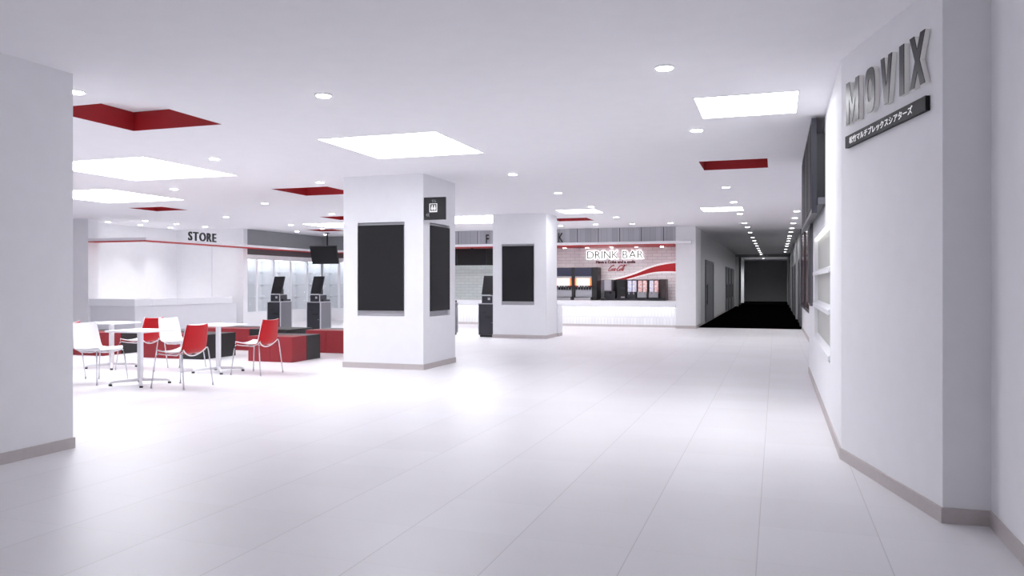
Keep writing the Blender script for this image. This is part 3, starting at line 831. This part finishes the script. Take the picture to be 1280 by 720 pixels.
# sign on the angled wall
A, B = Vector((.47,6.52,0)), Vector((.88,4.96,0)); U = (B-A).normalized(); N = Vector((U.y, -U.x, 0))
def onwall(s, z): p = A+U*s; return (p.x, p.y, z)
t = thing('cinema_sign', 'thick dark chrome letters reading MOVIX on the angled right wall', 'sign')
t.matrix_world = frame(onwall(0, 2.485), U, N)
LH, LD, LB = .307, .036, .003
def slab(polys, holes=None):
    front = NB(); side = NB()
    for p in polys:
        prism(side, p, LB, LD-.004, 'xy'); prism(front, p, LD-.004, LD, 'xy')
    return front, side
def letter(polys):
    f, s = slab([[(x, z*LH) for x, z in p] for p in polys])
    o = obj('letter', s, M['letterside'], t); obj('letter_face', f, M['chrome_dark'], o)
def ring(cx, rx, ri, n=28):
    f = NB(); s = NB()
    def pt(r, rz, a):
        c, q = math.cos(a), math.sin(a)
        return (cx+r*math.copysign(abs(c)**.6, c), LH/2+rz*math.copysign(abs(q)**.75, q))
    for i in range(n):
        a0, a1 = 2*math.pi*i/n, 2*math.pi*(i+1)/n
        p = [pt(rx, LH/2, a0), pt(rx, LH/2, a1), pt(ri, LH/2-.075, a1), pt(ri, LH/2-.075, a0)]
        for bm, d0_, d1_ in ((s, LB, LD-.004), (f, LD-.004, LD)):
            prism(bm, p, d0_, d1_, 'xy')
    for bm in (f, s): bmesh.ops.remove_doubles(bm, verts=bm.verts[:], dist=1e-5)
    o = obj('letter', s, M['letterside'], t); obj('letter_face', f, M['chrome_dark'], o)
def band(x0, w, polys): letter([[(x0+a*w, z) for a, z in p] for p in polys])
band(.203, .250, [[(0,0),(.25,0),(.25,1),(0,1)], [(.75,0),(1,0),(1,1),(.75,1)], [(.251,1),(.251,.60),(.5,.02),(.5,.42)], [(.501,.42),(.501,.02),(.749,.60),(.749,1)]])
ring(.652, .088, .034)
band(.838, .178, [[(0,1),(.31,1),(.5,.36),(.5,0),(.33,0)], [(.501,.36),(.69,1),(1,1),(.67,0),(.501,0)]])
band(1.126, .068, [[(0,0),(1,0),(1,1),(0,1)]])
band(1.273, .203, [[(0,0),(.30,0),(1,1),(.70,1)], [(0,1),(.30,1),(.499,.68),(.36,.495)], [(.70,0),(1,0),(.64,.505),(.50,.315)]])
t = thing('name_plate', 'dark grey plate with Japanese lettering under the chrome letters', 'sign plate')
t.matrix_world = frame(onwall(.165, 2.327), U, N)
bm = NB(); prism(bm, [(0,0), (1.30,0), (1.30,.085), (0,.085)], .001, .028, 'xy'); obj('plate', bm, M['black'], t)
put('lettering', fit(glyphs('松竹マルチプレックスシアターズ', offset=.012), .085, 1.13, .018, .068, .028, .030), M['white_print'], t)

# ------------------------------------------------------------------ hanging screen
t = thing('hanging_screen', 'black screen hung from the ceiling on a thin pole in front of the showcases', 'screen', (-14.25,23.35,H))
bm = NB(); cyl(bm, 0, 0, -.50, 0, .025, 12); cyl(bm, 0, 0, -.02, 0, .08, 16); obj('pole', bm, M['black_matte'], t)
s = pbox('screen_body', M['black_matte'], t, -.62, .38, -.02, .05, -.62, 0, bevel=.004)
s.location = (0, -.09, -.44); s.rotation_euler = (math.radians(17), 0, 0)
pbox('screen_panel', M['black'], s, -.60, .36, -.024, -.02, -.60, -.02)

# ------------------------------------------------------------------ ticket kiosks
def make_kiosk(label):
    t = thing('ticket_kiosk', label, 'ticket kiosk', (0,0,0), 0, 'ticket kiosks')
    w, d, h = .21, .56, .84
    pbox('foot', M['black_matte'], t, -w+.03, w-.02, .03, d-.03, 0, .05)
    pbox('body', M['kiosk_side'], t, -w, w, .012, d, .05, h-.02, bevel=.004)
    pbox('front_panel', M['charcoal'], t, -w+.012, w-.012, 0, .012, .06, h-.03, bevel=.004)
    bm = NB()
    box(bm, -w-.004, w+.006, -.004, d+.004, h-.02, h); box(bm, w-.012, w+.006, -.004, .03, .05, h-.02); box(bm, -w-.004, -w+.012, -.003, .02, .05, h-.02)
    box(bm, w, w+.006, d-.03, d+.004, .05, h-.02)
    obj('edge_trim', bm, M['trimgrey'], t)
    bm = NB(); box(bm, -.10, .02, -.006, 0, .60, .635); obj('ticket_slot', bm, M['black_matte'], t)
    bm = NB(); box(bm, -.03, .14, -.008, 0, .47, .53); box(bm, -.03, .14, -.03, 0, .46, .47); obj('change_tray', bm, M['black_matte'], t)
    bm = NB(); cyl(bm, .15, .0, .35, .362, .012, 10); obj('lock', bm, M['silver'], t)
    u = pbox('reader_unit', M['charcoal'], t, -.14, .15, .06, .42, h, h+.18, bevel=.004)
    pbox('unit_trim', M['trimgrey'], u, -.145, .155, .055, .425, h+.18, h+.195); pbox('unit_edge', M['trimgrey'], u, .145, .156, .05, .08, h, h+.18)
    pbox('card_reader', M['trimgrey'], u, .02, .08, .052, .06, h+.08, h+.14)
    pbox('note_slot', M['black_matte'], u, -.10, -.02, .054, .06, h+.085, h+.10)
    pbox('side_tray', M['charcoal'], t, .156, .20, .16, .52, h, h+.055)
    bm = NB(); box(bm, .02, .09, .26, .34, h+.195, h+.34); obj('screen_stand', bm, M['charcoal'], t)
    s = pbox('touch_screen', M['black_matte'], t, -.165, .165, -.015, .025, 0, .50, bevel=.004)
    s.location = (0, .12, h+.215); s.rotation_euler = (math.radians(-20), 0, 0)
    pbox('screen_panel', M['black'], s, -.15, .15, -.018, -.015, .02, .48)
    return t
k0 = make_kiosk('dark ticket kiosk with tilted screen, leftmost, behind the red chair')
k0.location = (-13.13,18.75,0)
dup(k0, (-11.87,18.75,0), 0, 'dark ticket kiosk with tilted screen behind the red bench blocks beside the nearer pillar')
dup(k0, (-8.10,18.75,0), 0, 'dark ticket kiosk mostly hidden behind the nearer pillar, only its grey edge showing')
dup(k0, (-6.84,18.6,0), 0, 'dark ticket kiosk cut off by the left edge of the farther pillar')

# ------------------------------------------------------------------ cube seats
def cube(x, y, m, label, s=.44, hh=.43):
    bm = NB(); a = s/2-.002; box(bm, -a, a, -a, a, .0, hh)
    o = obj('cube_seat', bm, M[m], loc=(x, y, 0), bevel=.006)
    return tag(o, label, 'cube seat', 'cube seats')
def block(x0, y0, nx, ny, cols, where):
    pos = {}
    for j in range(ny):
        for i in range(nx):
            c = cols[j][i]
            rown = ['front row', 'back row'][j] if ny > 1 else 'single row'
            coln = {1: [''], 2: ['left', 'right'], 3: ['left', 'middle', 'right'], 5: ['leftmost', 'second from left', 'middle', 'second from right', 'rightmost']}[nx][i]
            cube(x0+(i+.5)*.44, y0+(j+.5)*.44, 'redvinyl' if c == 'r' else 'blackvinyl',
                 '%s cube seat, %s, %s, in %s' % ('red' if c == 'r' else 'black', rown, coln, where))
block(-8.61, 11.56, 2, 2, ['rr', 'bb'], 'the block behind the right red chair')
block(-10.82, 11.52, 3, 2, ['rrb', 'bbb'], 'the block behind the front chairs')
block(-12.62, 11.52, 2, 2, ['rr', 'bb'], 'the leftmost block by the left wall')
block(-11.25, 13.38, 5, 2, ['rrrbb', 'bbbbb'], 'the rear block under the left kiosk')
block(-8.64, 13.38, 3, 2, ['rrr', 'bbb'], 'the block beside the nearer pillar')

# ------------------------------------------------------------------ café tables
def make_table(label):
    t = thing('cafe_table', label, 'table', (0,0,0), 0, 'white cafe tables')
    pbox('tabletop', M['whiteshell'], t, -.30, .30, -.30, .30, .697, .722, bevel=.008)
    bm = NB(); box(bm, -.028, .028, -.028, .028, .05, .697); box(bm, -.12, .12, -.12, .12, .685, .696)
    obj('pedestal', bm, M['whitewire'], t, bevel=.004)
    for a, b in ((-1,-1), (1,-1), (1,1), (-1,1)):
        bm = NB(); tube(bm, [(0,0,.07), (a*.10,b*.10,.062), (a*.225,b*.225,.052), (a*.25,b*.25,.035), (a*.252,b*.252,.02)], [.024,.022,.018,.016,.014], 8)
        f = obj('foot', bm, M['whitewire'], t, smooth=True)
        bm = NB(); cyl(bm, a*.25, b*.25, 0, .022, .022, 12); obj('glide', bm, M['black_matte'], f)
    return t
t1 = make_table('square white café table in front, between the white and red chairs')
t1.location = (-7.95,8.42,0)
dup(t1, (-9.96,9.95,0), 0, 'square white café table at the far left, behind the white chair')
dup(t1, (-7.96,9.98,0), 0, 'square white café table on the right, beside the right red chair')

# ------------------------------------------------------------------ stacking chairs (facing +y before turning)
PROFILE = [(.235,.448), (.215,.455), (.16,.452), (.06,.441), (-.05,.434), (-.13,.438), (-.180,.460), (-.210,.505), (-.227,.575), (-.243,.665), (-.258,.75), (-.266,.800)]
HALF =    [.185, .205, .222, .230, .232, .230, .228, .226, .222, .214, .204, .192]
def shell_bm():
    bm = NB(); rows = []
    prof = smooth_line([(y, z) for y, z in PROFILE], 3); hw = smooth_line([(i, h) for i, h in enumerate(HALF)], 3)
    n = len(prof); NU = 12
    for k, ((y, z), (_, w)) in enumerate(zip(prof, hw)):
        f = k/(n-1); row = []
        dish = .030 if f < .5 else .034          # sides curl up on the seat and forward on the back
        if f < .09: dish = .030*f/.09
        for u in range(NU+1):
            a = -1+2*u/NU; x = a*w; q = dish*a*a
            if f < .45: dy, dz = 0, q
            elif f > .62: dy, dz = q, .0
            else:
                s = (f-.45)/.17; dy, dz = q*s, q*(1-s)
            if k == n-1: dz += .012*a*a
            row.append(bm.verts.new((x, y+dy, z+dz)))
        rows.append(row)
    for a, b in zip(rows, rows[1:]):
        for u in range(NU): bm.faces.new((a[u], a[u+1], b[u+1], b[u]))
    return bm
SHELL_OFF = -1
def make_chair(label, m):
    t = thing('stacking_chair', label, 'chair', (0,0,0), 0, 'stacking chairs')
    bm = shell_bm(); finish(bm); bm.normal_update()
    if min(bm.faces, key=lambda f: abs(f.calc_center_median().y)).normal.z < 0: bmesh.ops.reverse_faces(bm, faces=bm.faces[:])
    s = obj('seat_shell', bm, M[m], t, smooth=True, fix=False)
    s.data.materials.append(M['whiteshell'])
    sd = s.modifiers.new('thick', 'SOLIDIFY'); sd.material_offset_rim = 1; sd.thickness = .013; sd.offset = SHELL_OFF
    bm = shell_bm()
    finish(bm)
    bm.normal_update()
    sg = 1 if min(bm.faces, key=lambda f: abs(f.calc_center_median().y)).normal.z > 0 else -1
    for v in bm.verts: v.co += v.normal*(.004*sg)
    obj('seat_liner', bm, M['whiteshell'], t, smooth=True, fix=False)
    for sx_ in (-1, 1):
        for nm, pts in (('front_leg', [(sx_*.205,.19,.437), (sx_*.222,.205,.425), (sx_*.232,.215,.38), (sx_*.262,.252,.012)]),
                        ('rear_leg', [(sx_*.218,-.205,.500), (sx_*.236,-.208,.493), (sx_*.244,-.214,.45), (sx_*.272,-.262,.012)])):
            bm = NB(); tube(bm, pts, .0085, 8); lg = obj(nm, bm, M['chrome'], t, smooth=True)
            bm = NB(); cyl(bm, pts[-1][0], pts[-1][1], 0, .02, .012, 10); obj('glide', bm, M['trimgrey'], lg)
    for nm, y, zs, zm, wx in (('front_rail', .19, .437, .415, .205), ('rear_rail', -.205, .500, .405, .218)):
        bm = NB()
        pts = []
        for i in range(13):
            a = -1+2*i/12; e = abs(a)**2.2
            pts.append((a*wx, y + (.0 if nm == 'front_rail' else .035*(1-e)), zm+(zs-zm)*e))
        tube(bm, pts, .0085, 8); obj(nm, bm, M['whitewire'], t, smooth=True)
    for sx_ in (-1, 1):
        bm = NB(); tube(bm, [(sx_*.205,.19,.437), (sx_*.195,.10,.424), (sx_*.195,-.08,.418), (sx_*.205,-.19,.47)], .007, 8)
        obj('side_rail', bm, M['whitewire'], t, smooth=True)
    for q in (-.12, .12): pbox('stacking_pad', M['trimgrey'], t, q-.02, q+.02, -.03, .01, .405, .432)
    return t
R90 = math.pi/2
cr = make_chair('red stacking chair in the foreground, right of the front café table', 'redshell')
cr.location = (-7.28,8.42,0); cr.rotation_euler[2] = R90        # faces -x
cw = make_chair('white stacking chair at the left edge, its seat towards the front café table', 'whiteshell')
cw.location = (-8.66,8.42,0); cw.rotation_euler[2] = -R90       # faces +x
dup(cr, (-7.28,9.98,0), R90, 'red stacking chair standing alone on the right, at the right café table')
dup(cr, (-9.38,9.96,0), R90, 'red stacking chair behind the front café table, back to a white chair')
dup(cw, (-8.65,9.98,0), -R90, 'white stacking chair in the middle, behind the foreground red chair')
dup(cr, (-9.42,8.42,0), R90, 'red stacking chair almost hidden behind the white chair and left wall')

# ------------------------------------------------------------------ ceiling lights
def light_panel(x0, x1, y0, y1, label):
    t = thing('ceiling_light_panel', label, 'light panel', ((x0+x1)/2,(y0+y1)/2,H), 0, 'square ceiling light panels')
    a, b = (x1-x0)/2, (y1-y0)/2
    bm = NB(); f = .012
    box(bm, -a, a, -b, -b+f, -.006, 0); box(bm, -a, a, b-f, b, -.006, 0); box(bm, -a, -a+f, -b+f, b-f, -.006, 0); box(bm, a-f, a, -b+f, b-f, -.006, 0)
    obj('panel_frame', bm, M['lacquer'], t)
    bm = NB(); box(bm, -a+f, a-f, -b+f, b-f, -.005, -.001); obj('diffuser', bm, M['panel'], t)
light_panel(-5.11,-3.59,8.14,9.68, 'glowing square ceiling panel in front of the nearer pillar')
light_panel(-.72,.2,7.42,8.37, 'glowing ceiling panel nearest the chrome letters on the right')
light_panel(-10.0,-8.0,8.53,10.48, 'large glowing ceiling panel over the café tables, nearer one at left')
light_panel(-13.3,-11.35,11.22,13.2, 'large glowing ceiling panel at the far left, second behind the left wall')
light_panel(-12.8,-11.0,19.6,21.0, 'glowing ceiling panel just left of the nearer pillar, above the hanging screen')
light_panel(-8.6,-6.65,18.6,20.85, 'glowing ceiling panel between the two pillars')
light_panel(-4.83,-3.9,17.73,18.7, 'small glowing ceiling panel just right of the farther pillar')
light_panel(-1.62,-.7,18.24,19.2, 'small glowing ceiling panel in front of the dark corridor entrance')

ORD = ['first', 'second', 'third', 'fourth', 'fifth', 'sixth', 'seventh', 'eighth', 'ninth', 'tenth', 'eleventh', 'twelfth', 'thirteenth', 'fourteenth', 'fifteenth', 'sixteenth']
proto = None
def downlight(x, y, label, group, energy, dim=False, cone=2.3, tint=(.98,.985,1)):
    global proto
    t = thing('downlight', label, 'downlight', (x,y,H), 0, group)
    if proto is None:
        bm = NB(); cyl(bm, 0, 0, -.010, 0, .076, 24); r = obj('ring', bm, M['lacquer'], t)
        bm = NB(); cyl(bm, 0, 0, -.016, -.010, .062, 24); l = obj('lens', bm, M['lamp'], t)
        bm = NB(); cyl(bm, 0, 0, -.016, -.010, .062, 24); ld = obj('lens', bm, M['lamp_dim'], t)
        proto = (r.data, l.data, ld.data); COL.objects.unlink(ld); bpy.data.objects.remove(ld)
    else:
        for nm, me in (('ring', proto[0]), ('lens', proto[2 if dim else 1])):
            o = bpy.data.objects.new(nm, me); COL.objects.link(o); o.parent = t
    if energy:
        li = bpy.data.lights.new('downlight_lamp', 'SPOT'); li.energy = energy; li.spot_size = cone; li.spot_blend = 1
        li.shadow_soft_size = .09; li.color = tint
        lo = bpy.data.objects.new('downlight_lamp', li); COL.objects.link(lo); lo.parent = t; lo.location = (0, 0, -.03)
E0 = 33
ROWS = [
    (-3.86, [6.26,11.69,14.38,17.19,20.08,22.45], 'counting inward in the row right of the pillars', E0),
    (-.83, [6.3,8.97,14.43,17.1,20.03,23.1], 'counting inward in the row leading to the corridor', E0),
    (-7.22, [8.97,11.6,14.4,17.15,20.05], 'counting inward in the row left of the nearer pillar', E0),
    (-10.22, [11.62,14.28,16.95], 'counting inward in the row over the ticket kiosks', E0),
    (-13.25, [16.91,19.75,21.42], 'counting inward in the row nearest the store counter', E0),
]
for x, ys, where, e in ROWS:
    for i, y in enumerate(ys):
        downlight(x, y, 'round ceiling downlight, %s %s' % (ORD[i], where), 'ceiling downlights of the hall', e)
for x, y, lb in ((-5.86,5.46,'round ceiling downlight at the edge of the left wall, beside the red recess'),
                 (-2.79,22.45,'round ceiling downlight in front of the grey boards, rightmost before the corridor'),
                 (-4.88,22.3,'round ceiling downlight in front of the grey boards, left of the middle one'),
                 (-5.99,22.6,'round ceiling downlight close behind the right edge of the farther pillar'),
                 (-14.73,22.3,'round ceiling downlight left of the hanging screen, before the dark upper wall'),
                 (-14.75,24.04,'round ceiling downlight just behind the pole of the hanging screen')):
    downlight(x, y, lb, 'ceiling downlights of the hall', E0*.6)
for i, y in enumerate((17.23,18.4,19.6)):
    downlight(-17.37, y, 'small ceiling spotlight inside the store corner, %s of the left row' % ORD[i], 'store corner spotlights', 115, cone=1.45)
    downlight(-16.1, y, 'small ceiling spotlight inside the store corner, %s of the right row' % ORD[i], 'store corner spotlights', 36)
for i, y in enumerate((24.8,27.4,30.4,32.8,35.0,37.3,39.9,42.5,45.0,47.8,56.0)):
    downlight(-.81, y, 'small corridor downlight, %s inward along the left line of the corridor' % ORD[i], 'corridor downlights', (600 if y > 50 else 75) if y > 25 else 20, dim=True, cone=2.8)
for i, y in enumerate((19.7,21.75,23.6,25.7,27.6,29.9,31.6,33.4,35.6,37.9,41.3,44.7)):
    downlight(.46, y, 'small corridor downlight, %s inward along the right poster wall line' % ORD[i], 'corridor downlights', 30 if y < 25 else 40, dim=y > 25, cone=2.8)

light_panel(-2.75,-2.05,-2.2,-1.5, 'unseen fill panel added on the ceiling behind the viewer')  # added out of sight to brighten the near floor and walls
# unseen downlights added as near fill, and the wall washer by the angled wall
downlight(-2.3, 1.5, 'round fill downlight added out of view, nearer one', 'ceiling downlights of the hall', 40)
downlight(-2.3, -2.5, 'round fill downlight added out of view, far behind the viewer', 'ceiling downlights of the hall', 40)
li = bpy.data.lights.new('wall_washer', 'SPOT'); li.energy = 60; li.spot_size = 1.5; li.spot_blend = 1; li.shadow_soft_size = .05
lo = bpy.data.objects.new('wall_washer', li); COL.objects.link(lo); lo.location = (.2,7.55,H-.03)
lo.rotation_euler = (0, math.radians(12), 0)

# ------------------------------------------------------------------ world, camera, colour
w = bpy.data.worlds.new('World'); scn.world = w; w.use_nodes = True
w.node_tree.nodes['Background'].inputs[0].default_value = (.8, .85, 1, 1)
w.node_tree.nodes['Background'].inputs[1].default_value = .05
cam = bpy.data.cameras.new('camera'); co = bpy.data.objects.new('camera', cam); COL.objects.link(co)
cam.lens = 28; cam.sensor_width = 36; cam.shift_y = -5.5/1280
cam.clip_start = .05; cam.clip_end = 200
co.location = (0, 0, 1.33); co.rotation_euler = (math.pi/2, 0, math.radians(18.339))
scn.camera = co
scn.view_settings.view_transform = 'Standard'
scn.view_settings.look = 'None'
scn.view_settings.exposure = 0.16
scn.view_settings.gamma = 1.0
scn.cycles.max_bounces = 10; scn.cycles.diffuse_bounces = 8; scn.cycles.glossy_bounces = 4
scn.cycles.transparent_max_bounces = 12
scn.cycles.sample_clamp_indirect = 4
scn.cycles.use_denoising = True
